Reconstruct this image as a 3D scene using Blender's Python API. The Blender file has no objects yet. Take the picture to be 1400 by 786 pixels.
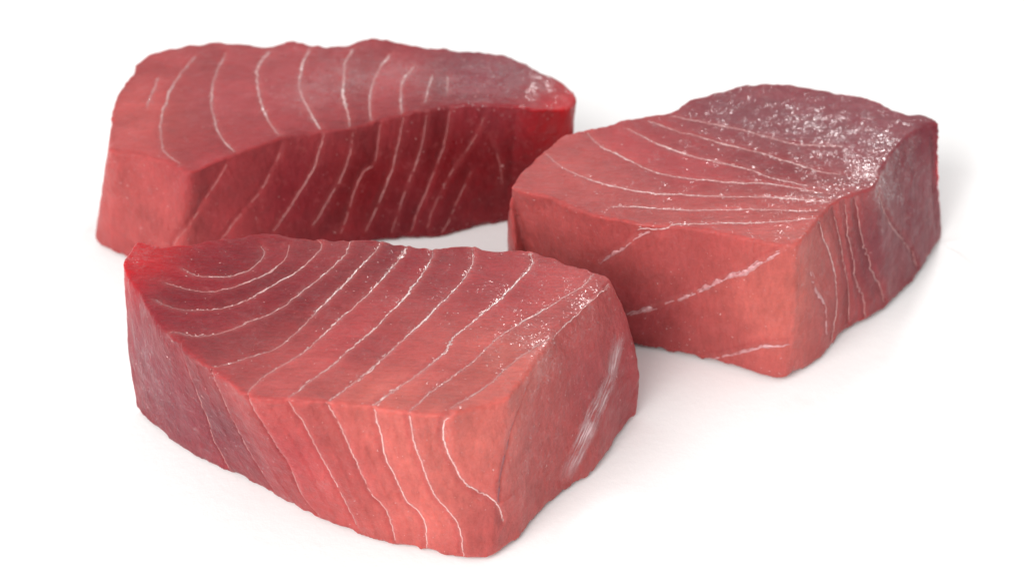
import bpy, math, random
import numpy as np
from mathutils import Vector
from mathutils.bvhtree import BVHTree
from mathutils.kdtree import KDTree

scene = bpy.context.scene
col = scene.collection

# ---------------------------------------------------------------- camera
PITCH = math.radians(35.0)
DIST = 0.56
cam_data = bpy.data.cameras.new('camera')
cam_data.lens = 85.0
cam_data.sensor_width = 36.0
cam_data.clip_start = 0.01
cam_data.clip_end = 50.0
cam_data.dof.use_dof = True
cam_data.dof.focus_distance = 0.492
cam_data.dof.aperture_fstop = 18.0
cam = bpy.data.objects.new('camera', cam_data)
cam.location = (0.0, -DIST * math.cos(PITCH), DIST * math.sin(PITCH))
cam.rotation_euler = (math.pi / 2 - PITCH, 0.0, 0.0)
col.objects.link(cam)
scene.camera = cam

# ---------------------------------------------------------------- light
world = bpy.data.worlds.new('World')
scene.world = world
world.use_nodes = True
wbg = world.node_tree.nodes['Background']
wbg.inputs['Color'].default_value = (0.99, 1.0, 1.0, 1.0)
wbg.inputs['Strength'].default_value = 0.72          # bright white studio all round


def softbox(name, loc, target, sx, sy, power, colour):
    ld = bpy.data.lights.new(name, 'AREA')
    ld.shape = 'RECTANGLE'
    ld.size, ld.size_y = sx, sy
    ld.energy = power
    ld.color = colour
    o = bpy.data.objects.new(name, ld)
    o.location = loc
    o.rotation_euler = (Vector(target) - Vector(loc)).to_track_quat('-Z', 'Y').to_euler()
    col.objects.link(o)
    return o


softbox('softbox_back', (0.30, 0.85, 0.70), (0.0, 0.0, 0.0), 0.20, 0.13, 5.0, (1.0, 0.985, 0.97))
softbox('softbox_front', (-0.50, -0.95, 0.72), (0.0, 0.0, 0.0), 0.9, 0.7, 21.0, (1.0, 0.985, 0.97))

scene.view_settings.view_transform = 'Standard'
scene.view_settings.look = 'None'
scene.view_settings.exposure = 0.0
scene.view_settings.gamma = 1.0
scene.render.engine = 'CYCLES'

MM = 0.001

# ---------------------------------------------------------------- noise
_rng = np.random.default_rng(7)
_TAB = _rng.random((32, 32, 32)).astype(np.float64) * 2 - 1


def vnoise(P, size, seed=0):
    """smooth lattice noise, P in mm, feature size in mm (scalar or 3-vector)"""
    q = P / np.asarray(size, float) + np.array([seed * 3.17 + 100.0, seed * 7.31 + 100.0, seed * 1.93 + 100.0])
    i = np.floor(q).astype(int)
    f = q - i
    f = f * f * (3 - 2 * f)
    r = 0
    for a in (0, 1):
        for b in (0, 1):
            for c in (0, 1):
                w = (f[:, 0] if a else 1 - f[:, 0]) * (f[:, 1] if b else 1 - f[:, 1]) * (f[:, 2] if c else 1 - f[:, 2])
                r = r + w * _TAB[(i[:, 0] + a) % 32, (i[:, 1] + b) % 32, (i[:, 2] + c) % 32]
    return r


def fbm(P, size, seed=0, octaves=3):
    r, a, s = 0, 1.0, np.asarray(size, float)
    for k in range(octaves):
        r = r + a * vnoise(P, s, seed + k * 5)
        a *= 0.5
        s = s * 0.5
    return r


def spline(P, n=8, closed=False):
    P = np.array(P, float)
    m = len(P)
    out = []
    for i in range(m if closed else m - 1):
        g = (lambda k: P[k % m]) if closed else (lambda k: P[min(max(k, 0), m - 1)])
        a, b, c, d = g(i - 1), g(i), g(i + 1), g(i + 2)
        for t in np.arange(n) / n:
            out.append(.5 * (2 * b + (c - a) * t + (2 * a - 5 * b + 4 * c - d) * t * t + (3 * b - a - 3 * c + d) * t ** 3))
    if not closed:
        out.append(P[-1])
    return np.array(out)


def resample(P, step):
    seg = np.linalg.norm(np.diff(P, axis=0), axis=1)
    s = np.concatenate([[0], np.cumsum(seg)])
    n = max(4, int(s[-1] / step))
    t = np.linspace(0, s[-1], n)
    return np.stack([np.interp(t, s, P[:, k]) for k in range(3)], 1)


# ---------------------------------------------------------------- materials
def new_mat(name):
    m = bpy.data.materials.new(name)
    m.use_nodes = True
    nt = m.node_tree
    return m, nt, nt.nodes['Principled BSDF']


def N(nt, kind, **kw):
    n = nt.nodes.new(kind)
    for k, v in kw.items():
        setattr(n, k, v)
    return n


def mathn(nt, op, a, b=None, c=None, clamp=False):
    n = nt.nodes.new('ShaderNodeMath')
    n.operation = op
    n.use_clamp = clamp
    for i, v in enumerate((a, b, c)):
        if v is None:
            continue
        if isinstance(v, (int, float)):
            n.inputs[i].default_value = v
        else:
            nt.links.new(v, n.inputs[i])
    return n.outputs[0]


def noise_tex(nt, vec, scale, detail=3.0, rough=0.5):
    n = nt.nodes.new('ShaderNodeTexNoise')
    n.inputs['Scale'].default_value = scale
    n.inputs['Detail'].default_value = detail
    n.inputs['Roughness'].default_value = rough
    if vec is not None:
        nt.links.new(vec, n.inputs['Vector'])
    return n.outputs['Fac']


def mapping(nt, vec, scale, rot=(0, 0, 0)):
    n = nt.nodes.new('ShaderNodeMapping')
    n.inputs['Scale'].default_value = scale
    n.inputs['Rotation'].default_value = rot
    nt.links.new(vec, n.inputs['Vector'])
    return n.outputs['Vector']


def ramp(nt, fac, lo, hi, a=0.0, b=1.0):
    n = nt.nodes.new('ShaderNodeMapRange')
    n.inputs['From Min'].default_value = lo
    n.inputs['From Max'].default_value = hi
    n.inputs['To Min'].default_value = a
    n.inputs['To Max'].default_value = b
    nt.links.new(fac, n.inputs['Value'])
    return n.outputs[0]


def flesh_material(name, grain_rot):
    m, nt, p = new_mat(name)
    L = nt.links.new
    co = nt.nodes.new('ShaderNodeTexCoord').outputs['Object']
    tone = N(nt, 'ShaderNodeAttribute', attribute_name='flesh_tone')
    wet = N(nt, 'ShaderNodeAttribute', attribute_name='wet').outputs['Fac']
    # muscle fibre grain: noise drawn out along the fibres
    gv = mapping(nt, co, (330, 1700, 700), grain_rot)
    grain_top = noise_tex(nt, gv, 1.0, 4.0, 0.6)
    grain_side = noise_tex(nt, mapping(nt, co, (900, 900, 330), (0.1, 0.35, 0.0)), 1.0, 4.0, 0.6)
    sep = N(nt, 'ShaderNodeSeparateXYZ')
    L(nt.nodes.new('ShaderNodeNewGeometry').outputs['Normal'], sep.inputs[0])
    up = mathn(nt, 'MULTIPLY', ramp(nt, sep.outputs['Z'], 0.35, 0.8), 1.0, clamp=True)
    gm = N(nt, 'ShaderNodeMix', data_type='FLOAT')
    L(up, gm.inputs['Factor'])
    L(grain_side, gm.inputs['A'])
    L(grain_top, gm.inputs['B'])
    grain = gm.outputs['Result']
    blotch = noise_tex(nt, co, 160.0, 4.0, 0.55)
    fine = noise_tex(nt, co, 1500.0, 3.0, 0.6)
    v = mathn(nt, 'ADD', ramp(nt, grain, 0.3, 0.7, -0.11, 0.11), ramp(nt, blotch, 0.3, 0.7, -0.08, 0.08))
    v = mathn(nt, 'ADD', v, ramp(nt, fine, 0.3, 0.7, -0.06, 0.06))
    v = mathn(nt, 'ADD', v, 1.0)
    mul = N(nt, 'ShaderNodeVectorMath', operation='SCALE')
    L(tone.outputs['Color'], mul.inputs[0])
    L(v, mul.inputs['Scale'])
    # pale connective haze in small patches
    haze = ramp(nt, noise_tex(nt, mapping(nt, co, (1, 1, 1), (0.3, 0.5, 0.2)), 420.0, 6.0, 0.7), 0.56, 0.76)
    mix = N(nt, 'ShaderNodeMix', data_type='RGBA')
    L(mathn(nt, 'MULTIPLY', haze, 0.25), mix.inputs['Factor'])
    L(mul.outputs[0], mix.inputs['A'])
    mix.inputs['B'].default_value = (0.42, 0.12, 0.12, 1)
    cap = ramp(nt, noise_tex(nt, mapping(nt, co, (1, 1, 0.45), (0.2, 0.1, 0.6)), 850.0, 4.0, 0.7), 0.62, 0.74)
    mix2 = N(nt, 'ShaderNodeMix', data_type='RGBA')
    L(mathn(nt, 'MULTIPLY', cap, 0.22), mix2.inputs['Factor'])
    L(mix.outputs['Result'], mix2.inputs['A'])
    mix2.inputs['B'].default_value = (0.20, 0.012, 0.02, 1)
    L(mix2.outputs['Result'], p.inputs['Base Color'])
    p.inputs['Subsurface Weight'].default_value = 0.8
    p.inputs['Subsurface Radius'].default_value = (1.0, 0.28, 0.22)
    p.inputs['Subsurface Scale'].default_value = 0.0022
    p.inputs['IOR'].default_value = 1.40
    L(mathn(nt, 'ADD', mathn(nt, 'MULTIPLY', wet, 0.15), 0.16), p.inputs['Specular IOR Level'])
    rough = mathn(nt, 'ADD', ramp(nt, noise_tex(nt, co, 300.0, 3.0), 0.3, 0.7, 0.30, 0.52), mathn(nt, 'MULTIPLY', wet, -0.10))
    L(rough, p.inputs['Roughness'])
    # wet film: broken into small specks, denser where the cut face is wetter
    n_a = noise_tex(nt, mapping(nt, co, (1, 1, 1), (0.4, 0.9, 0.3)), 1900.0, 3.0, 0.7)
    n_b = noise_tex(nt, co, 330.0, 3.0, 0.6)
    lvl = mathn(nt, 'ADD', n_a, mathn(nt, 'MULTIPLY', mathn(nt, 'SUBTRACT', n_b, 0.5), 0.45))
    lvl = mathn(nt, 'ADD', lvl, mathn(nt, 'MULTIPLY', wet, 0.20))
    film = N(nt, 'ShaderNodeClamp').inputs[0]
    cl = film.node
    L(ramp(nt, lvl, 0.66, 0.70), cl.inputs[0])
    L(cl.outputs[0], p.inputs['Coat Weight'])
    p.inputs['Coat Roughness'].default_value = 0.14
    p.inputs['Coat IOR'].default_value = 1.5
    # relief: fibres, small pits, wet beads
    b1 = N(nt, 'ShaderNodeBump')
    b1.inputs['Distance'].default_value = 0.0004
    b1.inputs['Strength'].default_value = 0.8
    h = mathn(nt, 'ADD', mathn(nt, 'MULTIPLY', grain, 0.8), mathn(nt, 'MULTIPLY', noise_tex(nt, co, 900.0, 5.0, 0.65), 0.8))
    L(h, b1.inputs['Height'])
    L(b1.outputs[0], p.inputs['Normal'])
    b2 = N(nt, 'ShaderNodeBump')
    b2.inputs['Distance'].default_value = 0.0006
    b2.inputs['Strength'].default_value = 0.35
    L(noise_tex(nt, co, 1100.0, 2.0, 0.5), b2.inputs['Height'])
    L(b2.outputs[0], p.inputs['Coat Normal'])
    return m


def seam_material(name, colour, alpha_rough=0.35, sss=0.4):
    m, nt, p = new_mat(name)
    L = nt.links.new
    co = nt.nodes.new('ShaderNodeTexCoord').outputs['Object']
    n1 = noise_tex(nt, co, 900.0, 4.0, 0.6)
    cr = N(nt, 'ShaderNodeMix', data_type='RGBA')
    L(ramp(nt, n1, 0.35, 0.65), cr.inputs['Factor'])
    wa = N(nt, 'ShaderNodeAttribute', attribute_name='whiteness').outputs['Fac']
    low = N(nt, 'ShaderNodeMix', data_type='RGBA')
    L(wa, low.inputs['Factor'])
    low.inputs['A'].default_value = (0.44, 0.13, 0.12, 1)
    low.inputs['B'].default_value = tuple(colour) + (1,)
    L(low.outputs['Result'], cr.inputs['B'])
    dk = N(nt, 'ShaderNodeVectorMath', operation='MULTIPLY')
    L(low.outputs['Result'], dk.inputs[0])
    dk.inputs[1].default_value = (0.86, 0.66, 0.66)
    L(dk.outputs[0], cr.inputs['A'])
    L(cr.outputs['Result'], p.inputs['Base Color'])
    p.inputs['Subsurface Weight'].default_value = sss
    p.inputs['Subsurface Radius'].default_value = (1.0, 0.5, 0.45)
    p.inputs['Subsurface Scale'].default_value = 0.0006
    p.inputs['Roughness'].default_value = alpha_rough
    p.inputs['Coat Weight'].default_value = 1.0
    p.inputs['Coat Roughness'].default_value = 0.09
    b = N(nt, 'ShaderNodeBump')
    b.inputs['Distance'].default_value = 0.0004
    b.inputs['Strength'].default_value = 0.7
    L(noise_tex(nt, co, 1400.0, 3.0, 0.6), b.inputs['Height'])
    L(b.outputs[0], p.inputs['Normal'])
    L(b.outputs[0], p.inputs['Coat Normal'])
    return m


def film_material():
    m, nt, p = new_mat('milky_membrane')
    L = nt.links.new
    co = nt.nodes.new('ShaderNodeTexCoord').outputs['Object']
    fall = N(nt, 'ShaderNodeAttribute', attribute_name='whiteness').outputs['Fac']
    fc = N(nt, 'ShaderNodeAttribute', attribute_name='film_place').outputs['Vector']
    streak = noise_tex(nt, mapping(nt, fc, (1.9, 0.13, 1.0)), 1.0, 5.0, 0.6)
    cloud = noise_tex(nt, co, 260.0, 4.0, 0.6)
    a = mathn(nt, 'MULTIPLY', mathn(nt, 'ADD', ramp(nt, streak, 0.38, 0.66, 0.0, 0.9), ramp(nt, cloud, 0.35, 0.7, -0.3, 0.35)), fall, clamp=True)
    L(a, p.inputs['Alpha'])
    p.inputs['Base Color'].default_value = (0.62, 0.40, 0.41, 1)
    p.inputs['Roughness'].default_value = 0.4
    p.inputs['Coat Weight'].default_value = 0.4
    b = N(nt, 'ShaderNodeBump')
    b.inputs['Distance'].default_value = 0.0003
    b.inputs['Strength'].default_value = 0.6
    L(streak, b.inputs['Height'])
    L(b.outputs[0], p.inputs['Normal'])
    return m


def paper_material():
    m, nt, p = new_mat('white_butcher_paper')
    L = nt.links.new
    co = nt.nodes.new('ShaderNodeTexCoord').outputs['Object']
    # faint pink juice marks soaked into the sheet
    s1 = noise_tex(nt, co, 22.0, 5.0, 0.65)
    s2 = noise_tex(nt, co, 9.0, 2.0, 0.5)
    st = mathn(nt, 'MULTIPLY', ramp(nt, s1, 0.58, 0.80), ramp(nt, s2, 0.50, 0.66))
    st = mathn(nt, 'MINIMUM', mathn(nt, 'MAXIMUM', st, 0.0), 1.0)
    mix = N(nt, 'ShaderNodeMix', data_type='RGBA')
    L(mathn(nt, 'MULTIPLY', st, 0.55), mix.inputs['Factor'])
    mix.inputs['A'].default_value = (0.86, 0.855, 0.85, 1)
    mix.inputs['B'].default_value = (0.60, 0.44, 0.40, 1)
    L(mix.outputs['Result'], p.inputs['Base Color'])
    p.inputs['Roughness'].default_value = 0.7
    p.inputs['Specular IOR Level'].default_value = 0.25
    b = N(nt, 'ShaderNodeBump')
    b.inputs['Distance'].default_value = 0.0003
    b.inputs['Strength'].default_value = 0.35
    L(noise_tex(nt, co, 420.0, 5.0, 0.65), b.inputs['Height'])
    L(b.outputs[0], p.inputs['Normal'])
    return m


# ---------------------------------------------------------------- mesh helpers
def mesh_obj(name, verts, faces, mat, parent=None, smooth=True):
    me = bpy.data.meshes.new(name)
    me.from_pydata([tuple(v) for v in verts], [], faces)
    me.materials.append(mat)
    if smooth:
        me.polygons.foreach_set('use_smooth', np.ones(len(me.polygons), dtype=bool))
    me.update()
    o = bpy.data.objects.new(name, me)
    col.objects.link(o)
    if parent is not None:
        o.parent = parent
    return o


# ---------------------------------------------------------------- table and paper
def build_table():
    m, nt, p = new_mat('white_table_top')
    co = nt.nodes.new('ShaderNodeTexCoord').outputs['Object']
    n = noise_tex(nt, co, 6.0, 4.0)
    nt.links.new(ramp(nt, n, 0.3, 0.7, 0.45, 0.6), p.inputs['Roughness'])
    p.inputs['Base Color'].default_value = (0.82, 0.82, 0.81, 1)
    x, y0, y1, t = 1.5, -0.9, 1.6, 0.04
    v = [(-x, y0, -t), (x, y0, -t), (x, y1, -t), (-x, y1, -t), (-x, y0, 0), (x, y0, 0), (x, y1, 0), (-x, y1, 0)]
    v = [(a, b, c - 0.0035) for a, b, c in v]
    f = [(0, 3, 2, 1), (4, 5, 6, 7), (0, 1, 5, 4), (1, 2, 6, 5), (2, 3, 7, 6), (3, 0, 4, 7)]
    o = mesh_obj('table', v, f, m, smooth=False)
    o['kind'] = 'structure'


def build_paper():
    xs = np.concatenate([np.linspace(-650, -170, 40)[:-1], np.arange(-170, 260, 2.0), np.linspace(260, 700, 40)])
    ys = np.concatenate([np.linspace(-420, -150, 24)[:-1], np.arange(-150, -10, 2.0), np.arange(-10, 45, 0.6), np.arange(45, 190, 2.0), np.linspace(190, 800, 50)])
    X, Y = np.meshgrid(xs, ys)
    P = np.stack([X.ravel(), Y.ravel(), X.ravel() * 0], 1)
    z = -0.5 + 0.32 * fbm(P, 70, 3, 2) + 0.10 * vnoise(P, 24, 9)
    # the sheet buckles beside one steak: a fold with a steep front and a long back
    fx = P[:, 0]
    yc = FOLD_Y0 + FOLD_SL * (fx - 100) + 2.0 * np.sin((fx - 100) / 17.0)
    d = P[:, 1] - yc
    amp = 7.0 * (1 / (1 + np.exp(-(fx - 108) / 2.5))) * (0.75 + 0.25 * np.cos((fx - 130) / 40))
    prof = np.where(d < 0, np.exp(-(d / 1.5) ** 2), np.exp(-(d / 30.0) ** 2))
    z = z + amp * prof
    P[:, 1] -= 8.0 * (amp / 7.0) * np.where(d < 0, prof ** 2, np.exp(-(d / 8.0) ** 2))
    amp2 = 17.0 / (1 + np.exp(-(fx - 116) / 6.0))
    z = z + amp2 * np.exp(-((P[:, 1] - 55 - 0.2 * (fx - 110)) / 24.0) ** 2)
    P[:, 2] = np.maximum(z, -2.6)
    nx, ny = len(xs), len(ys)
    F = [(j * nx + i, j * nx + i + 1, (j + 1) * nx + i + 1, (j + 1) * nx + i) for j in range(ny - 1) for i in range(nx - 1)]
    o = mesh_obj('butcher_paper', P * MM, F, paper_material())
    o['label'] = 'plain white butcher paper sheet spread under the three tuna steaks'
    o['category'] = 'paper'


FOLD_Y0, FOLD_SL = 20.0, -0.25
build_table()
build_paper()

# ---------------------------------------------------------------- tuna steaks
# measured in millimetres: top edge, bottom edge, height, then each seam as (kind, width, whiteness, step, points)
DATA = {
 'front': dict(h=37.5,
  top=[[-1.4, -91.5, 37.5], [-8.4, -94.6, 37.5], [-12.9, -96.5, 37.5], [-19.5, -95.8, 37.5], [-26.5, -93.7, 37.5], [-35.0, -92.6, 37.5], [-42.9, -91.7, 37.5], [-50.5, -90.8, 37.5], [-54.9, -86.1, 37.5], [-58.9, -81.9, 37.5], [-65.9, -73.0, 37.5], [-71.0, -66.3, 37.5], [-76.7, -54.9, 37.5], [-80.0, -48.0, 37.5], [-81.0, -44.0, 37.5], [-80.4, -40.2, 37.5], [-78.8, -36.7, 37.5], [-73.7, -38.0, 37.5], [-69.2, -37.8, 37.5], [-64.9, -36.7, 37.5], [-57.9, -34.7, 37.5], [-51.5, -33.9, 37.5], [-46.3, -35.0, 37.5], [-38.4, -35.6, 37.5], [-33.9, -36.1, 37.5], [-30.8, -36.1, 37.5], [-26.9, -37.2, 37.5], [-21.9, -38.6, 37.5], [-16.2, -39.7, 37.5], [-11.3, -38.6, 37.5], [-8.1, -38.6, 37.5], [-4.3, -39.7, 37.5], [-0.5, -40.0, 37.5], [4.1, -40.5, 37.5], [8.5, -42.7, 37.5], [12.9, -45.6, 37.5], [16.8, -47.8, 37.5], [20.2, -50.4, 37.5], [17.6, -56.2, 37.5], [13.3, -62.6, 37.5], [9.4, -67.6, 37.5], [6.9, -74.0, 37.5], [3.9, -80.2, 37.5], [1.4, -86.1, 37.5], [0.0, -89.6, 37.5]],
  bot=[[-6.6, -95.1], [-8.8, -94.9], [-11.7, -94.0], [-17.4, -92.0], [-23.5, -90.2], [-29.1, -87.8], [-39.0, -82.8], [-45.1, -77.3], [-49.3, -73.8], [-56.9, -68.6], [-65.7, -62.5], [-72.4, -56.4], [-78.5, -50.3], [-80.4, -47.3], [-81.3, -45.0], [-77.6, -41.1], [-77.8, -39.5], [-74.0, -41.0], [-68.8, -40.7], [-64.1, -39.6], [-57.3, -37.7], [-51.5, -36.9], [-46.6, -38.0], [-38.6, -38.5], [-34.1, -39.1], [-31.3, -39.1], [-27.7, -40.1], [-22.6, -41.5], [-16.2, -42.7], [-10.9, -41.6], [-8.6, -41.5], [-4.8, -42.6], [-0.7, -42.9], [3.3, -43.4], [7.0, -45.3], [11.3, -48.2], [15.7, -49.4], [26.6, -47.5], [24.2, -52.4], [19.9, -62.0], [16.3, -68.1], [10.0, -74.2], [4.9, -81.4], [1.6, -88.2], [-3.9, -94.4]],
  tones=[[-7.0, -94.1, 30.3, "PALE"], [-14.4, -94.2, 12.0, "PALE"], [-19.8, -94.5, 27.0, "PALE"], [-31.6, -90.4, 20.0, "PINK"], [-43.3, -86.9, 20.9, "ROSE"], [-71.2, -61.6, 15.9, "MAUVE"], [-59.2, -73.9, 18.0, "MAUVE"], [-75.7, -56.2, 23.2, "MAUVE"], [-78.5, -42.1, 37.5, "RED"], [-60.7, -44.8, 37.5, "DEEP"], [-65.1, -60.5, 37.5, "DEEP"], [-44.8, -55.4, 37.5, "DEEP"], [-28.8, -75.4, 37.5, "ROSE"], [-14.3, -80.2, 37.5, "PINK"], [0.0, -55.4, 37.5, "ROSE"], [-12.0, -50.1, 37.5, "ROSE"], [-21.3, -44.8, 37.5, "DEEP"], [11.8, -60.5, 37.5, "PINK"], [0.0, -80.2, 37.5, "PALE"], [15.0, -64.1, 21.6, "DUSK"], [10.5, -71.9, 12.6, "PINK"], [5.8, -77.7, 24.6, "PINK"], [23.1, -51.3, 15.8, "ROSE"], [-5.8, -94.3, 8.3, "PINK"], [-38.3, -85.0, 37.5, "PINK"], [-25.3, -89.6, 37.5, "PALE"]],
  wets=[[5.8, -75.4, 37.5, 6, 0.7], [14.8, -60.4, 37.4, 6, 0.5], [0.0, -89.3, 26.5, 7, 0.12], [0.0, -73.0, 37.5, 9, 0.25], [-28.3, -55.4, 37.5, 10, 0.1], [-77.8, -42.1, 37.5, 5, 0.6]],
  lines=[
   ["T", 0.45, 0.55, 0.15, [[-52.4, -38.6, 37.5], [-51.8, -42.1, 37.5], [-54.3, -47.2, 37.5], [-59.0, -50.1, 37.5], [-64.1, -50.1, 37.5], [-68.2, -47.2, 37.5]]],
   ["T", 0.4, 0.4, 0.15, [[-46.7, -38.0, 37.5], [-47.4, -44.6, 37.5], [-51.5, -50.1, 37.5], [-56.8, -53.8, 37.5], [-62.9, -55.6, 37.5], [-71.4, -52.2, 37.5]]],
   ["T", 0.5, 0.6, 0.2, [[-40.9, -36.4, 37.5], [-40.1, -40.0, 37.5], [-44.0, -47.8, 37.5], [-48.7, -53.3, 37.5], [-53.9, -58.7, 37.5], [-59.7, -62.0, 37.5], [-67.2, -61.5, 37.5], [-72.4, -58.5, 37.5]]],
   ["T", 0.6, 0.7, 0.2, [[-33.8, -36.9, 37.5], [-34.8, -42.1, 37.5], [-38.8, -50.1, 37.5], [-45.6, -59.8, 37.5], [-52.6, -66.3, 37.5], [-57.1, -69.3, 37.5], [-63.1, -71.0, 37.5], [-68.2, -69.6, 37.5]]],
   ["T", 0.75, 0.85, 0.25, [[-27.6, -37.8, 37.5], [-29.7, -43.2, 37.5], [-34.3, -53.3, 37.5], [-40.4, -65.1, 37.5], [-46.9, -74.5, 37.5], [-53.2, -78.6, 37.5], [-58.4, -81.0, 37.5]]],
   ["T", 0.8, 0.95, 0.25, [[-21.9, -39.4, 37.5], [-24.0, -45.6, 37.5], [-29.0, -56.7, 37.5], [-33.7, -64.1, 37.5], [-38.6, -72.5, 37.5], [-43.0, -78.6, 37.5], [-48.1, -83.6, 37.5], [-50.7, -89.6, 37.5]]],
   ["T", 0.7, 0.9, 0.25, [[-16.2, -40.5, 37.5], [-16.7, -44.6, 37.5], [-19.9, -53.3, 37.5], [-23.3, -61.0, 37.5], [-26.8, -67.3, 37.5], [-34.0, -78.6, 37.5], [-38.3, -84.5, 37.5], [-42.9, -91.2, 37.5]]],
   ["T", 0.7, 0.9, 0.2, [[-8.1, -39.4, 37.5], [-8.0, -45.6, 37.5], [-9.9, -51.2, 37.5], [-12.9, -57.7, 37.5], [-15.9, -63.1, 37.5], [-19.4, -69.3, 37.5], [-22.8, -74.5, 37.5], [-27.4, -81.7, 37.5], [-31.9, -88.0, 37.5], [-35.1, -92.4, 37.5]]],
   ["T", 0.7, 0.9, 0.2, [[3.7, -41.3, 37.5], [4.1, -45.1, 37.5], [1.5, -51.2, 37.5], [-2.2, -57.7, 37.5], [-6.6, -65.1, 37.5], [-11.3, -71.5, 37.5], [-13.6, -77.6, 37.5], [-18.5, -83.8, 37.5], [-22.3, -88.0, 37.5], [-26.4, -93.3, 37.5]]],
   ["T", 0.5, 0.6, 0.15, [[16.7, -48.6, 37.5], [14.1, -53.8, 37.5], [8.9, -59.2, 37.5], [4.0, -64.6, 37.5], [-2.9, -72.5, 37.5], [-8.1, -80.5, 37.5], [-14.7, -88.5, 37.5], [-19.2, -95.1, 37.5]]],
   ["T", 0.45, 0.5, 0.1, [[20.0, -51.8, 36.8], [13.9, -61.7, 37.3], [7.5, -71.5, 37.5], [0.1, -80.5, 37.5], [-5.8, -88.5, 37.5], [-11.7, -94.6, 37.5]]],
   ["S", 0.23, 0.12, 0.6, [[-65.6, -73.3, 37.2], [-64.0, -73.0, 29.9], [-62.7, -72.1, 21.8], [-61.4, -69.3, 10.5], [-59.2, -67.5, 1.3]]],
   ["S", 0.23, 0.16, 0.6, [[-58.8, -81.9, 37.1], [-56.7, -80.2, 28.1], [-54.4, -78.4, 19.3], [-52.4, -76.7, 11.9], [-48.8, -74.8, 1.4]]],
   ["S", 0.27, 0.24, 0.8, [[-50.8, -90.3, 36.8], [-48.2, -88.0, 28.9], [-46.1, -86.6, 23.4], [-44.6, -85.4, 17.8], [-42.4, -82.5, 6.9], [-39.5, -83.0, 1.7]]],
   ["S", 0.36, 0.48, 0.6, [[-42.8, -91.6, 37.1], [-40.9, -90.6, 32.2], [-38.8, -89.6, 26.0], [-35.5, -88.7, 17.7], [-33.1, -88.0, 9.4], [-31.5, -87.3, 3.0]]],
   ["S", 0.45, 0.64, 0.45, [[-35.3, -92.5, 36.9], [-32.7, -91.7, 29.7], [-30.3, -91.2, 22.5], [-28.0, -90.6, 14.4], [-25.0, -90.8, 9.1], [-23.9, -90.3, 1.4]]],
   ["S", 0.5, 0.72, 0.4, [[-26.4, -93.7, 37.1], [-25.5, -93.1, 30.1], [-23.7, -92.7, 21.7], [-21.0, -92.6, 14.1], [-17.8, -93.0, 9.5], [-17.3, -92.2, 0.9]]],
   ["S", 0.5, 0.72, 0.4, [[-19.4, -95.7, 36.9], [-18.9, -95.0, 29.6], [-17.0, -94.7, 22.6], [-15.0, -94.5, 16.4], [-11.8, -94.7, 11.7], [-10.3, -94.7, 6.8], [-9.6, -94.7, 1.2]]],
   ["S", 0.54, 0.76, 0.35, [[-12.0, -96.0, 37.5], [-13.0, -96.4, 36.2], [-12.9, -95.9, 30.3], [-11.2, -95.5, 24.7], [-8.6, -94.8, 19.4], [-3.9, -93.4, 14.3], [-1.7, -91.9, 7.8]]],
   ["M", 1.3, 0.35, 0.1, [[20.6, -53.2, 26.7], [19.6, -56.2, 21.4], [18.7, -58.9, 17.8], [16.5, -63.7, 14.5], [14.6, -67.4, 10.9], [12.5, -70.6, 7.3], [9.9, -74.0, 2.7]]],
   ["V", 0.8, 0, -0.4, [[3.4, -81.4, 35.0], [2.0, -85.1, 33.1], [0.4, -88.5, 30.3], [-0.6, -90.2, 27.2], [-1.7, -91.6, 22.8], [-2.7, -92.6, 19.1], [-3.0, -93.0, 13.8]]],
  ]),
 'back': dict(h=28.5,
  top=[[-72.9, 3.5, 29.2], [-78.8, 7.9, 29.0], [-86.3, 11.5, 28.7], [-90.5, 12.7, 28.6], [-92.6, 16.0, 28.5], [-94.2, 30.3, 28.5], [-94.0, 40.4, 28.6], [-91.8, 48.9, 28.7], [-91.8, 54.5, 28.7], [-87.2, 58.9, 28.9], [-83.6, 60.4, 29.1], [-71.7, 62.2, 29.5], [-60.9, 60.0, 29.9], [-53.5, 61.7, 30.2], [-48.8, 59.6, 30.3], [-40.5, 58.5, 31.0], [-38.0, 59.1, 31.2], [-35.2, 60.3, 31.6], [-30.0, 58.6, 32.1], [-23.8, 55.2, 32.8], [-14.8, 52.0, 33.6], [-7.4, 49.6, 33.9], [0.0, 45.9, 34.3], [5.9, 40.7, 34.2], [9.9, 39.2, 32.7], [13.0, 37.1, 31.5], [15.0, 33.4, 30.7], [13.5, 27.8, 31.2], [10.2, 25.0, 32.5], [5.1, 22.0, 34.5], [-4.2, 24.3, 34.1], [-13.6, 25.0, 33.7], [-19.8, 23.9, 33.2], [-30.5, 21.4, 31.9], [-36.8, 19.4, 31.1], [-43.9, 18.9, 30.4], [-53.0, 16.6, 30.1], [-62.3, 10.9, 29.7], [-68.2, 6.6, 29.4]],
  bot=[[-78.5, 4.8], [-85.7, 8.4], [-91.9, 12.3], [-96.4, 15.7], [-99.1, 21.6], [-91.3, 30.5], [-91.1, 40.0], [-88.8, 48.4], [-89.1, 53.3], [-85.4, 56.4], [-82.9, 57.5], [-71.8, 59.2], [-61.0, 57.0], [-53.6, 58.7], [-49.6, 56.7], [-40.7, 55.5], [-37.1, 56.3], [-35.4, 57.4], [-31.2, 55.8], [-25.0, 52.4], [-15.8, 49.1], [-8.5, 46.8], [-1.7, 43.4], [4.2, 38.2], [8.5, 36.5], [10.7, 35.1], [12.0, 33.2], [15.1, 35.1], [10.6, 31.8], [3.5, 29.3], [-5.3, 26.1], [-12.3, 23.5], [-17.6, 21.0], [-27.7, 19.4], [-34.8, 17.6], [-43.3, 15.1], [-53.5, 12.3], [-65.2, 9.0], [-73.5, 6.6]],
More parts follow.
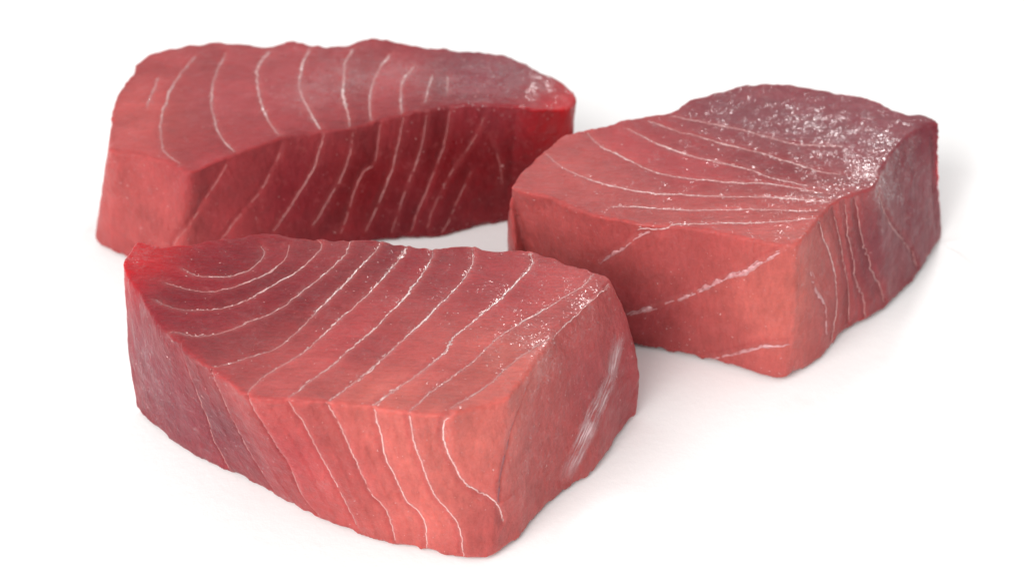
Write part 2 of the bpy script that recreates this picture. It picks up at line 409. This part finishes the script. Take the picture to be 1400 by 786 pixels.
  tones=[[-85.7, 28.4, 28.9, "PINK"], [-69.0, 33.7, 29.7, "DUSK"], [-48.4, 35.5, 30.7, "DUSK"], [-27.8, 39.8, 32.1, "DUSK"], [-8.7, 41.0, 33.5, "MAUVE"], [0.0, 35.1, 30.9, "MAUVE"], [-88.0, 11.6, 17.3, "PINK"], [-79.1, 5.9, 15.0, "PINK"], [-67.6, 8.2, 13.4, "ROSE"], [-51.1, 15.4, 16.8, "DEEP"], [-34.2, 19.0, 16.6, "DARK"], [-13.7, 24.2, 21.4, "DARK"], [-24.3, 20.4, 5.4, "DEEP"], [-1.7, 24.9, 19.0, "DARK"], [12.0, 27.0, 27.7, "RED"], [-66.6, 7.9, 27.6, "ROSE"]],
  wets=[[-10.4, 38.2, 32.1, 13, 0.85], [-40.1, 41.5, 31.2, 9, 0.75], [-48.4, 35.5, 30.7, 7, 0.6], [0.0, 36.3, 31.2, 10, 0.6], [-27.9, 43.0, 32.3, 9, 0.4]],
  lines=[
   ["T", 0.55, 0.44, 0.1, [[-85.1, 45.9, 29.0], [-85.8, 37.7, 28.9], [-86.1, 31.7, 28.9]]],
   ["T", 0.55, 0.53, 0.15, [[-76.9, 55.2, 29.4], [-80.2, 44.8, 29.2], [-81.9, 33.7, 29.1], [-81.9, 25.5, 29.1], [-79.8, 13.2, 29.0], [-75.2, 7.0, 29.2]]],
   ["T", 0.55, 0.53, 0.15, [[-69.5, 56.1, 29.7], [-71.3, 44.1, 29.6], [-70.4, 31.5, 29.6], [-67.9, 20.2, 29.6], [-63.2, 11.5, 29.7]]],
   ["T", 0.74, 0.65, 0.2, [[-59.2, 56.9, 30.0], [-61.0, 49.3, 30.1], [-60.2, 39.1, 30.1], [-57.3, 26.2, 30.2], [-53.8, 17.9, 30.1]]],
   ["T", 0.83, 0.74, 0.2, [[-49.4, 57.8, 30.3], [-50.6, 48.6, 30.5], [-50.3, 38.3, 30.6], [-47.4, 28.2, 30.6], [-44.0, 20.2, 30.5]]],
   ["T", 0.83, 0.7, 0.25, [[-38.4, 56.2, 31.2], [-40.3, 47.5, 31.1], [-39.4, 32.9, 31.2], [-37.5, 20.5, 31.1]]],
   ["T", 0.74, 0.61, 0.2, [[-29.7, 52.3, 32.2], [-32.3, 43.2, 32.0], [-33.4, 30.5, 31.8], [-32.5, 21.8, 31.7]]],
   ["T", 0.74, 0.61, 0.2, [[-23.5, 45.7, 32.7], [-25.8, 37.0, 31.3], [-25.6, 23.6, 32.5]]],
   ["T", 0.64, 0.53, 0.15, [[-19.1, 40.5, 32.7], [-20.4, 27.0, 33.1]]],
   ["T", 0.55, 0.44, 0.15, [[-15.3, 40.1, 33.0], [-15.1, 30.9, 31.6]]],
   ["S", 0.33, 0.14, 0.3, [[-65.1, 9.0, 27.9], [-66.6, 8.2, 25.5], [-72.4, 5.1, 17.5], [-78.5, 5.0, 8.5]]],
   ["S", 0.4, 0.22, 0.3, [[-53.1, 16.4, 28.3], [-55.1, 14.8, 23.3], [-59.0, 12.4, 17.8], [-64.1, 9.8, 12.8], [-68.1, 8.3, 7.3]]],
   ["S", 0.46, 0.29, 0.3, [[-43.4, 18.9, 29.9], [-45.7, 17.5, 22.2], [-50.2, 15.4, 15.0], [-56.0, 12.6, 7.5]]],
   ["S", 0.46, 0.29, 0.3, [[-36.5, 19.4, 30.0], [-38.6, 18.4, 21.6], [-42.4, 17.1, 14.4], [-46.9, 15.0, 6.7]]],
   ["S", 0.4, 0.24, 0.3, [[-30.5, 21.3, 31.0], [-31.9, 20.2, 22.1], [-35.2, 18.9, 19.1], [-38.2, 17.5, 10.4], [-40.6, 16.3, 4.2]]],
   ["S", 0.46, 0.29, 0.3, [[-25.3, 22.6, 32.0], [-27.1, 21.4, 23.1], [-29.9, 20.1, 14.1], [-34.8, 17.9, 4.0]]],
   ["S", 0.4, 0.25, 0.3, [[-19.5, 23.9, 32.4], [-21.5, 22.5, 23.2], [-25.3, 21.0, 13.1], [-28.9, 19.4, 2.2]]],
   ["S", 0.37, 0.22, 0.3, [[-14.3, 24.9, 32.5], [-16.4, 23.7, 23.3], [-19.5, 22.1, 15.0], [-24.0, 20.2, 2.4]]],
   ["S", 0.33, 0.19, 0.3, [[-6.5, 24.7, 30.7], [-9.4, 24.7, 24.1], [-13.8, 24.0, 17.3], [-17.5, 22.2, 10.7], [-20.4, 20.8, 2.9]]],
   ["S", 0.3, 0.14, 0.2, [[-5.6, 24.7, 26.1], [-3.3, 24.7, 20.1], [-2.6, 25.7, 11.9]]],
   ["S", 0.3, 0.16, 0.2, [[-9.5, 24.7, 16.0], [-12.0, 24.0, 11.1], [-16.8, 21.4, 1.0]]],
  ]),
 'right': dict(h=35.25,
  top=[[59.2, -35.5, 35.2], [55.6, -35.5, 35.2], [47.5, -32.5, 35.2], [37.9, -29.1, 35.2], [28.8, -28.3, 35.2], [24.3, -26.6, 35.2], [17.0, -24.0, 35.2], [8.6, -17.4, 35.2], [3.2, -15.6, 35.2], [0.0, -13.8, 35.2], [-0.3, -11.8, 35.2], [1.9, -7.3, 35.2], [5.4, -0.3, 35.2], [8.9, 5.3, 35.2], [13.1, 10.7, 35.2], [18.0, 12.0, 35.2], [25.0, 14.9, 35.2], [30.1, 16.8, 35.2], [36.6, 18.8, 35.2], [40.3, 23.7, 35.2], [44.9, 26.7, 35.2], [50.7, 29.4, 35.2], [55.7, 32.4, 35.2], [60.6, 32.1, 35.2], [67.1, 31.4, 35.2], [76.1, 28.0, 35.2], [82.3, 25.7, 35.2], [87.2, 20.7, 35.2], [91.1, 18.1, 35.2], [95.1, 17.8, 35.2], [96.8, 11.8, 36.6], [95.0, 13.3, 35.2], [90.9, 10.1, 35.2], [85.6, 2.5, 35.2], [82.0, -5.1, 35.2], [79.6, -12.3, 35.2], [74.6, -15.9, 35.2], [69.4, -19.7, 35.2], [66.3, -24.9, 35.2], [63.1, -30.5, 35.3], [60.7, -34.4, 35.2]],
  bot=[[59.6, -35.6], [55.5, -34.5], [46.2, -29.7], [34.6, -24.8], [27.0, -22.8], [23.0, -20.6], [16.5, -16.4], [7.5, -9.3], [1.7, -0.6], [-1.2, 8.4], [2.6, -12.6], [4.6, -8.6], [8.0, -1.7], [11.3, 3.6], [14.9, 8.3], [18.9, 9.1], [26.2, 12.1], [31.1, 14.0], [38.3, 16.3], [42.3, 21.5], [46.3, 24.0], [52.1, 26.7], [56.5, 29.5], [60.4, 29.1], [66.3, 28.5], [75.0, 25.2], [80.6, 23.2], [85.3, 18.4], [90.1, 15.3], [92.8, 15.8], [101.9, 21.6], [100.6, 16.0], [96.3, 7.8], [92.4, 0.9], [89.2, -3.5], [86.1, -7.9], [81.5, -12.8], [76.8, -16.1], [72.5, -20.3], [68.5, -26.7], [62.9, -32.9]],
  tones=[[55.2, -34.8, 17.3, "PALE"], [48.0, -31.1, 10.7, "PINK"], [31.7, -26.8, 23.2, "PINK"], [9.7, -15.8, 23.5, "PINK"], [27.4, -24.6, 11.9, "ROSE"], [12.9, -7.3, 35.3, "PINK"], [31.4, -24.9, 35.3, "PINK"], [47.1, -24.9, 35.3, "PINK"], [40.4, -7.3, 35.3, "ROSE"], [36.2, 5.0, 35.3, "ROSE"], [50.3, 17.8, 35.3, "MAUVE"], [66.8, 14.5, 35.3, "MAUVE"], [56.8, -4.3, 35.3, "DEEP"], [79.7, 11.2, 35.3, "MAUVE"], [67.1, -26.5, 17.2, "PINK"], [79.8, -13.0, 19.7, "MAUVE"], [92.5, 7.3, 18.1, "MAUVE"], [92.5, 11.0, 31.6, "MAUVE"], [59.5, -35.5, 23.5, "PALE"]],
  wets=[[78.9, -8.8, 35.3, 6, 0.65], [66.4, 11.3, 35.3, 18, 0.24], [68.6, -15.6, 35.3, 6, 0.5], [57.0, 17.8, 35.3, 12, 0.18], [77.5, 6.6, 35.3, 12, 0.27], [59.8, -31.9, 35.3, 4, 0.4], [84.5, 3.5, 35.3, 7, 0.4]],
  lines=[
   ["T", 0.4, 0.6, 0.12, [[26.8, -27.6, 34.4], [28.8, -28.3, 35.3], [38.0, -27.4, 35.3], [47.9, -27.4, 35.3], [57.8, -26.6, 35.3], [65.7, -25.2, 35.3]]],
   ["T", 0.4, 0.55, 0.12, [[21.8, -20.9, 35.3], [35.1, -21.7, 35.3], [48.3, -22.3, 35.3], [58.2, -22.3, 35.3], [65.9, -22.3, 35.3]]],
   ["T", 0.4, 0.6, 0.15, [[7.4, 1.0, 35.3], [11.5, -4.9, 35.3], [16.7, -9.4, 35.3], [23.4, -13.0, 35.3], [32.0, -15.6, 35.3], [42.0, -16.5, 35.3], [47.7, -16.8, 35.3], [58.7, -17.4, 35.3], [68.8, -19.1, 35.3]]],
   ["T", 0.42, 0.6, 0.2, [[17.1, 10.7, 35.3], [19.3, 5.6, 35.3], [24.5, -0.3, 35.3], [30.4, -5.5, 35.3], [37.1, -8.8, 35.3], [45.8, -10.6, 35.3], [58.2, -12.1, 35.3], [68.0, -15.0, 35.3]]],
   ["T", 0.42, 0.6, 0.2, [[26.1, 12.0, 35.3], [31.0, 6.9, 35.3], [37.6, 1.6, 35.3], [44.3, -1.8, 35.3], [52.9, -6.1, 35.3], [56.4, -8.8, 35.3], [64.9, -12.1, 35.3]]],
   ["T", 0.42, 0.5, 0.25, [[31.1, 15.2, 35.3], [38.2, 10.7, 35.3], [47.6, 5.9, 35.3], [56.9, 0.9, 35.3], [66.3, -5.2, 35.3], [72.7, -7.3, 35.3]]],
   ["T", 0.4, 0.4, 0.2, [[36.9, 17.5, 35.3], [44.1, 14.8, 35.3], [53.9, 10.7, 35.3], [63.3, 5.9, 35.3], [73.9, 4.1, 35.3]]],
   ["F", 0.85, 0.75, 0.15, [[58.3, -35.7, 34.8], [54.0, -34.9, 31.8], [49.8, -32.9, 27.2], [46.0, -31.1, 24.5], [41.6, -29.1, 20.1], [37.7, -27.3, 17.0], [33.6, -25.9, 14.0], [28.9, -24.8, 11.3], [25.6, -23.4, 8.9]]],
   ["F", 0.6, 0.6, 0.12, [[29.3, -28.2, 34.5], [25.7, -26.6, 31.1], [22.7, -24.7, 27.0], [19.2, -22.5, 22.4]]],
   ["F", 0.5, 0.5, 0.2, [[60.1, -35.3, 10.2], [55.0, -34.5, 8.8], [49.1, -31.3, 4.5], [43.3, -28.4, 0.5]]],
   ["S", 0.5, 0.6, 0.4, [[66.2, -25.2, 34.6], [68.5, -22.6, 25.8], [70.9, -20.5, 16.9], [71.9, -20.3, 7.1], [70.9, -22.8, 0.6]]],
   ["S", 0.4, 0.4, 0.5, [[69.6, -19.5, 34.2], [71.2, -18.7, 27.4], [72.6, -18.1, 20.1], [74.7, -16.9, 12.5], [75.8, -16.8, 2.3]]],
   ["S", 0.4, 0.4, 0.5, [[72.4, -17.4, 34.3], [73.4, -17.1, 26.8], [75.3, -16.2, 18.1], [78.2, -14.7, 8.9], [80.3, -13.6, 1.0]]],
   ["S", 0.4, 0.35, 0.5, [[74.9, -15.8, 34.0], [76.9, -14.8, 23.8], [80.0, -13.0, 15.1], [85.1, -8.8, 2.3]]],
   ["S", 0.35, 0.3, 0.5, [[80.7, -10.8, 32.9], [84.6, -4.9, 21.3], [90.5, 1.8, 11.1], [94.6, 5.3, 2.1]]],
   ["F", 0.6, 0.5, 0.1, [[63.5, -31.0, 26.1], [65.7, -28.6, 18.9], [68.3, -25.4, 12.1], [69.1, -25.0, 5.2]]],
  ]),
}

SEAM = seam_material('pale_connective_tissue', (0.80, 0.60, 0.58))
MEMBRANE = film_material()
FAT = seam_material('lilac_fat', (0.62, 0.36, 0.38), 0.4)
VESSEL = seam_material('dark_blood_vessel', (0.16, 0.02, 0.06), 0.3, 0.2)
VOX = 0.40


def build_flesh(key, d, spec, mat, parent):
    top = spline(d['top'], 6, True)
    bot = np.c_[np.array(d['bot']), np.zeros(len(d['bot']))]
    bot = spline(bot, 6, True)
    n = len(top)
    c = top.mean(0)
    tg = np.roll(top, -1, 0) - np.roll(top, 1, 0)
    out = np.stack([tg[:, 1], -tg[:, 0], 0 * tg[:, 0]], 1)
    out /= np.linalg.norm(out, axis=1)[:, None] + 1e-9
    out[((top - c) * out).sum(1) < 0] *= -1
    rings, R = [], 7
    bulge = np.full(n, spec.get('bulge', 0.6))
    for (bx, by, br, ba) in spec.get('bulges', []):
        bulge += ba * np.exp(-((top[:, 0] - bx) ** 2 + (top[:, 1] - by) ** 2) / br ** 2)
    for k in range(R):
        t = k / (R - 1)
        rings.append(top * (1 - t) + bot * t + out * (bulge * math.sin(math.pi * t))[:, None])
    V = np.concatenate(rings)
    F = []
    for k in range(R - 1):
        for i in range(n):
            j = (i + 1) % n
            F.append((k * n + i, k * n + j, (k + 1) * n + j, (k + 1) * n + i))
    F.append(tuple(range(n))[::-1])
    F.append(tuple((R - 1) * n + i for i in range(n)))
    me = bpy.data.meshes.new('coarse')
    me.from_pydata([tuple(v) for v in V], [], F)
    me.update()
    tmp = bpy.data.objects.new('coarse', me)
    col.objects.link(tmp)
    md = tmp.modifiers.new('remesh', 'REMESH')
    md.mode = 'VOXEL'
    md.voxel_size = VOX
    md.use_smooth_shade = True
    dg = bpy.context.evaluated_depsgraph_get()
    fine = bpy.data.meshes.new_from_object(tmp.evaluated_get(dg), depsgraph=dg)
    bpy.data.objects.remove(tmp)
    bpy.data.meshes.remove(me)
    fine.name = 'flesh'
    nv = len(fine.vertices)
    P = np.empty(nv * 3)
    fine.vertices.foreach_get('co', P)
    P = P.reshape(-1, 3)
    E = np.empty(len(fine.edges) * 2, dtype=np.int32)
    fine.edges.foreach_get('vertices', E)
    E = E.reshape(-1, 2)
    deg = np.bincount(E.ravel(), minlength=nv).astype(float)

    def lap(Q, it, w=0.6):
        Q = Q.copy()
        for _ in range(it):
            S = np.empty_like(Q)
            for k in range(Q.shape[1]):
                S[:, k] = np.bincount(E[:, 0], Q[E[:, 1], k], nv) + np.bincount(E[:, 1], Q[E[:, 0], k], nv)
            Q += w * (S / deg[:, None] - Q)
        return Q

    P = lap(P, spec.get('smooth', 14))

    def normals():
        fine.vertices.foreach_set('co', P.ravel())
        fine.update()
        nn = np.empty(nv * 3)
        fine.vertices.foreach_get('normal', nn)
        nn = nn.reshape(-1, 3)
        return nn
    nn = lap(normals(), 10)
    nn /= np.linalg.norm(nn, axis=1)[:, None] + 1e-9
    seed = spec['seed']
    side = 1 - np.clip(np.abs(nn[:, 2]), 0, 1)
    disp = 0.5 * vnoise(P, 19, seed) + 0.16 * fbm(P, 7, seed + 1, 2) + 0.075 * fbm(P, 1.8, seed + 2, 2)
    edge = np.linalg.norm(P - lap(P, 14), axis=1)
    edge = np.clip(lap(edge[:, None], 3)[:, 0] / 0.25, 0, 1)
    disp += edge * 0.34 * fbm(P, 2.4, seed + 6, 2) + edge * 0.4 * vnoise(P, 6, seed + 7)
    disp += side * 0.35 * vnoise(P, (5, 5, 30), seed + 4)           # knife drag down the cut sides
    # ---- seams, laid on the surface
    NF = np.empty(len(fine.polygons), dtype=np.int32)
    fine.polygons.foreach_get('loop_total', NF)
    LV = np.empty(len(fine.loops), dtype=np.int32)
    fine.loops.foreach_get('vertex_index', LV)
    polys = []
    k = 0
    for t in NF:
        polys.append(tuple(LV[k:k + t]))
        k += t
    bvh = BVHTree.FromPolygons([Vector(p) for p in P], polys)
    seams, pts, info = [], [], []
    for li, (kind, w, wh, st, raw) in enumerate(d['lines']):
        Q = resample(spline(raw, 10), 0.25)
        r = np.random.default_rng(seed * 50 + li)
        wob = np.stack([vnoise(Q, 6, seed + li + 11), vnoise(Q, 6, seed + li + 12), vnoise(Q, 6, seed + li + 13)], 1) * 0.35
        wob += np.stack([vnoise(Q, 1.6, seed + li + 14), vnoise(Q, 1.6, seed + li + 15), vnoise(Q, 1.6, seed + li + 16)], 1) * 0.14
        Q = Q + wob
        Q = np.array([bvh.find_nearest(Vector(q))[0] for q in Q])
        seams.append(Q)
        tq = np.gradient(Q, axis=0)
        tq /= np.linalg.norm(tq, axis=1)[:, None] + 1e-9
        for q, t in zip(Q, tq):
            pts.append(q)
            info.append((li, t))
    kd = KDTree(len(pts))
    for i, q in enumerate(pts):
        kd.insert(q, i)
    kd.balance()
    dist = np.full(nv, 99.0)
    sgn = np.zeros(nv)
    near = np.zeros(nv, dtype=int)
    for i in range(nv):
        if P[i, 2] < 0.6:
            continue
        q, j, ds = kd.find(P[i])
        dist[i] = ds
        near[i] = info[j][0]
        t = info[j][1]
        lat = np.cross(t, nn[i])
        sgn[i] = -((P[i] - pts[j]) @ lat)
    kinds = np.array([l[0] for l in d['lines']])
    step = np.array([l[3] for l in d['lines']], float)[near]
    kk = kinds[near]
    lat = np.abs(sgn)
    end = np.sqrt(np.maximum(dist ** 2 - sgn ** 2, 0))              # past the end of a seam
    fade = np.exp(-(end / 1.2) ** 2)
    groove = -0.22 * np.exp(-(dist / 0.7) ** 2) * np.abs(step) / 0.3
    ledge = step * spec.get('ledge', 1.0) * np.sign(sgn) * np.exp(-lat / 3.2) * fade * (kk != 'T')
    pillow = step * spec.get('pillow', 0.5) * np.sign(sgn) * np.exp(-lat / 2.2) * fade * (kk == 'T')
    live = dist < 12
    dd = disp + np.where(live, np.clip(groove, -0.5, 0.1) + ledge * 0.5 + pillow, 0)
    P = P + nn * dd[:, None]
    P = lap(P, 1, 0.5)
    P[:, 2] -= P[:, 2].min()
    P[:, 2] = np.where(P[:, 2] < 0.5, P[:, 2] * 0.3, P[:, 2])
    nn = normals().copy()
    fine.polygons.foreach_set('use_smooth', np.ones(len(fine.polygons), dtype=bool))
    # ---- flesh colour: paler and darker muscle, painted shade on one long side, each flake a shade of its own
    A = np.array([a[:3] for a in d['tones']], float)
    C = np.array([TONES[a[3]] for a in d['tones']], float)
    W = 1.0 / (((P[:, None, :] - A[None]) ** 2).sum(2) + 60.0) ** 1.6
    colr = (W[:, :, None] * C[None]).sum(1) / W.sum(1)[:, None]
    flake = np.where(kk == 'S', near - 8, near) + (sgn > 0)
    ft = (np.sin(flake * 12.9898 + seed) * 43758.5453) % 1.0
    tint = 1 + np.where(live & ((kk == 'T') | (kk == 'S')), (ft - 0.5) * 0.22 * fade, 0)
    tint *= 1 + 0.07 * fbm(P, 12, seed + 21, 2)
    tint *= 1 + 0.06 * fbm(P, (7, 2.5, 5), seed + 22, 2)
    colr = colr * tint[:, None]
    # flesh next to a seam is a little paler, its low side darkened red as painted ledge shade
    whl = np.array([l[2] for l in d['lines']], float)[near]
    halo = np.exp(-(dist / 1.1) ** 2) * whl * 0.28
    colr = colr * (1 - halo[:, None]) + np.array([0.48, 0.14, 0.13]) * halo[:, None]
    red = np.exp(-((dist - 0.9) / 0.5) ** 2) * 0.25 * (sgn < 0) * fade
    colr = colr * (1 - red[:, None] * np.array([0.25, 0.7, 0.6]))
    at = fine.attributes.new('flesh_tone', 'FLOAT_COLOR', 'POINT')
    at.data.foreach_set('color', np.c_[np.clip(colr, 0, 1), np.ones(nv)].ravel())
    wet = np.full(nv, spec.get('wet0', 0.25))
    for (x, y, z, r, a) in d['wets']:
        wet += a * np.exp(-((P - np.array([x, y, z])) ** 2).sum(1) / r ** 2)
    wet += 0.12 * fbm(P, 9, seed + 31, 2) + np.where(kk == 'T', 0.95 * np.array([l[2] for l in d['lines']], float)[near], 0.1) * np.exp(-(dist / 0.55) ** 2)
    at = fine.attributes.new('wet', 'FLOAT', 'POINT')
    at.data.foreach_set('value', np.clip(wet, 0, 1))
    fine.materials.clear()
    fine.materials.append(mat)
    base = np.array([c[0], c[1], 0])
    fine.vertices.foreach_set('co', ((P - base) * MM).ravel())
    fine.update()
    o = bpy.data.objects.new('flesh', fine)
    col.objects.link(o)
    o.parent = parent
    parent.location = tuple(base * MM)
    bvh = BVHTree.FromPolygons([Vector(p) for p in P], polys)
    # ---- each seam is a part of its own
    for li, (kind, w, wh, st, raw) in enumerate(d['lines']):
        Q = seams[li]
        r = np.random.default_rng(seed * 90 + li)
        tq = np.gradient(Q, axis=0)
        tq /= np.linalg.norm(tq, axis=1)[:, None] + 1e-9
        m = len(Q)
        pos = np.linspace(0, 1, m)
        vs, fs, ws, fp = [], [], [], []

        def strand(shift, wid, on, lift, white):
            offs = np.array([-1, -0.5, 0.5, 1.0])
            hts = np.array([-0.07, 0.07 * lift, 0.07 * lift, -0.07])
            prev = None
            for i in range(m):
                if not on[i]:
                    prev = None
                    continue
                loc, no, fi, ds = bvh.find_nearest(Vector(Q[i]))
                la = np.cross(tq[i], np.array(no))
                la /= np.linalg.norm(la) + 1e-9
                b0 = len(vs)
                first = i == 0 or not on[i - 1] or i == m - 1 or not on[i + 1]
                for f, hgt in zip(offs, hts):
                    ww = wid[i] * (0.35 if first else 1.0)
                    q = np.array(loc) + la * (f * ww + shift[i] + (r.random() - 0.5) * 0.35 * ww)
                    l2, n2, _, _ = bvh.find_nearest(Vector(q))
                    ws.append(white if np.isscalar(white) else white[i])
                    vs.append((np.array(l2) + np.array(n2) * (hgt + (r.random() * 0.05 * lift) + 0.02) - base) * MM)
                if prev is not None:
                    for a in range(3):
                        fs.append((prev + a, b0 + a, b0 + a + 1, prev + a + 1))
                prev = b0

        n5 = vnoise(Q, 7.0, seed + li + 40)
        n1 = vnoise(Q, 1.1, seed + li + 41)
        n2 = vnoise(Q, 0.45, seed + li + 42)
        env = np.clip(np.minimum(pos, 1 - pos) * m * 0.25 / 2.5, 0.5, 1)
        every = np.ones(m, dtype=bool)
        bright = 0.40 + 0.75 * np.exp(-((pos - 0.30) / 0.26) ** 2) if key == 'front' else np.ones(m)   # painted glint: front seams made whiter and wider towards the back
        if kind == 'T':
            # a thin translucent line, with white grains strung along it, densest where the line is whitest
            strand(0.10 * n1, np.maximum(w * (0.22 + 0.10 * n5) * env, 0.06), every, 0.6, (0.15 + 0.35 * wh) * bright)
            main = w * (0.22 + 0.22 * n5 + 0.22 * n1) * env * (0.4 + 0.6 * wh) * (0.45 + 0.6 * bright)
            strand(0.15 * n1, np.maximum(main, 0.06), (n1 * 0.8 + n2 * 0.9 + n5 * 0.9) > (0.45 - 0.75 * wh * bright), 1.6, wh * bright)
            for sd in (-2, -1, 1, 2):
                k = vnoise(Q, 0.42, seed + li + 50 + sd) + 0.7 * n5
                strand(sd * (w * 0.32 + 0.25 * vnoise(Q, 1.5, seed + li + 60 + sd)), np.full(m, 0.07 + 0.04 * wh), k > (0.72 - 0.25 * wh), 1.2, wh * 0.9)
        elif kind == 'S':
            main = w * (0.30 + 0.14 * n5 + 0.20 * n1 + 0.1 * n2) * env * (0.4 + 0.6 * wh)
            strand(0.08 * n1, np.maximum(main, 0.05), (n1 * 0.4 + n5 * 0.4) > (-0.05 - 0.75 * wh), 1.0, wh)
            k = vnoise(Q, 0.8, seed + li + 55) + 0.4 * n5
            strand(0.5 * w + 0.4 * vnoise(Q, 2.5, seed + li + 56), np.full(m, 0.07), k > 0.6, 0.8, wh * 0.7)
        elif kind == 'F':
            main = w * (0.32 + 0.30 * n5 + 0.42 * n1 + 0.15 * n2) * env
            strand(0.25 * n1, np.maximum(main, 0.08), n1 + n5 > -0.5, 1.5, 0.5)
            strand(-w * 0.3 + 0.5 * n5, np.maximum(main * 0.7, 0.08), vnoise(Q, 2.2, seed + li + 92) > -0.1, 1.2, 0.3)
            strand(w * 0.6 + 0.4 * n1, np.full(m, 0.12), vnoise(Q, 1.2, seed + li + 91) > 0.15, 1.5, 0.5)
        elif kind == 'M':
            # a thin film, a few millimetres wide, lying on the cut
            cols = 13
            half = w * (2.2 + 1.0 * pos + 0.6 * n5)
            for i in range(m):
                loc, no, fi, ds = bvh.find_nearest(Vector(Q[i]))
                la = np.cross(tq[i], np.array(no))
                for a in range(cols):
                    u = a / (cols - 1) * 2 - 1
                    l2, nn2, _, _ = bvh.find_nearest(Vector(np.array(loc) + la * u * half[i]))
                    vs.append((np.array(l2) + np.array(nn2) * 0.06 - base) * MM)
                    fp.append((u * half[i], i * 0.25 + 0.8 * u * half[i], 0.0))
                    ws.append((1 - u * u) * min(1, pos[i] * 6, (1 - pos[i]) * 4))
                    if i and a:
                        q = i * cols + a
                        fs.append((q - cols - 1, q - cols, q, q - 1))
        else:
            main = w * (0.25 + 0.25 * n5 + 0.45 * n1) * env
            strand(0.2 * n1, np.maximum(main, 0.06), n1 + 0.6 * n5 > -0.35, 0.8, 1.0)
        if not fs:
            continue
        nm, mt = {'T': ('connective_seam', SEAM), 'S': ('connective_seam', SEAM), 'M': ('membrane_streak', MEMBRANE),
                  'F': ('fat_seam', FAT), 'V': ('blood_vessel', VESSEL)}[kind]
        so = mesh_obj(nm, vs, fs, mt, parent)
        VP = np.array(vs) / MM
        wv = np.array(ws)
        if kind in 'TSF':
            wv = np.clip(wv * (1.0 + 0.35 * vnoise(VP, 6, seed + li)), 0, 1)
        if fp:
            so.data.attributes.new('film_place', 'FLOAT_VECTOR', 'POINT').data.foreach_set('vector', np.array(fp).ravel())
        so.data.attributes.new('whiteness', 'FLOAT', 'POINT').data.foreach_set('value', wv)
    # ---- crumbs of torn tissue, also white stand-ins for wet glints: too many to count
    r = np.random.default_rng(seed + 500)
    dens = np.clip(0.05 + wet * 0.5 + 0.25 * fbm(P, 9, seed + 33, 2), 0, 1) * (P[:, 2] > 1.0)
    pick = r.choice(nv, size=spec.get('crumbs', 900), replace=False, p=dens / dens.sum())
    vs, fs, ws = [], [], []
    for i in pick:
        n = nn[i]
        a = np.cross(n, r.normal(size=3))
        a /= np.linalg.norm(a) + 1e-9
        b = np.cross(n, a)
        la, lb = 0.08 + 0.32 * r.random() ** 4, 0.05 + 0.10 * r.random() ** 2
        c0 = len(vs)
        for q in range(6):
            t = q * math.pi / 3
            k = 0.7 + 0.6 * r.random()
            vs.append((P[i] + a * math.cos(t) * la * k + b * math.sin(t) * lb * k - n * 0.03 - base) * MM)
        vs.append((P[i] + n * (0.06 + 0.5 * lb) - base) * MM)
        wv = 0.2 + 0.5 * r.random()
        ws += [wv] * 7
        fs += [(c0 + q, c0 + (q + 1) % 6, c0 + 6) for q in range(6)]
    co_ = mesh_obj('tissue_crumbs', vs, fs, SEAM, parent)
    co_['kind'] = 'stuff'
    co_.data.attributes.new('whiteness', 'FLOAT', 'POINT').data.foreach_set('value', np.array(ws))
    return o


def steak(key, spec, label):
    root = bpy.data.objects.new('tuna_steak', None)
    root.empty_display_size = 0.02
    col.objects.link(root)
    root['label'] = label
    root['category'] = 'tuna steak'
    root['group'] = 'raw tuna steaks on the paper'
    build_flesh(key, DATA[key], spec, flesh_material('tuna_flesh_' + key, spec['grain']), root)
    return root


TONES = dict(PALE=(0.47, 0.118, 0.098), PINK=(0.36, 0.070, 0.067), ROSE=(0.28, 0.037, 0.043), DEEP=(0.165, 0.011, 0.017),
             DARK=(0.125, 0.003, 0.005), MAUVE=(0.165, 0.030, 0.042), DUSK=(0.29, 0.056, 0.062), RED=(0.44, 0.010, 0.014))  # the darkest tone paints shade onto the back steak's long side

steak('front', dict(seed=3, smooth=4, bulge=0.5, bulges=[(20, -45, 22, 2.2)], grain=(0, 0, 0.35), ledge=1.5, pillow=1.2, wet0=0.16),
      'pink raw tuna steak with oval rings on top tapering to a red tip')
steak('back', dict(seed=5, smooth=5, bulge=0.4, grain=(0, 0, -0.1), ledge=0.8, wet0=0.16),
      'dark red raw tuna steak with slanting white seams down its shaded long side')
steak('right', dict(seed=8, smooth=4, bulge=0.5, grain=(0, 0, -0.2), ledge=0.9, wet0=0.14),
      'raw tuna steak with a purplish glistening top and a pale streak across its pink front')
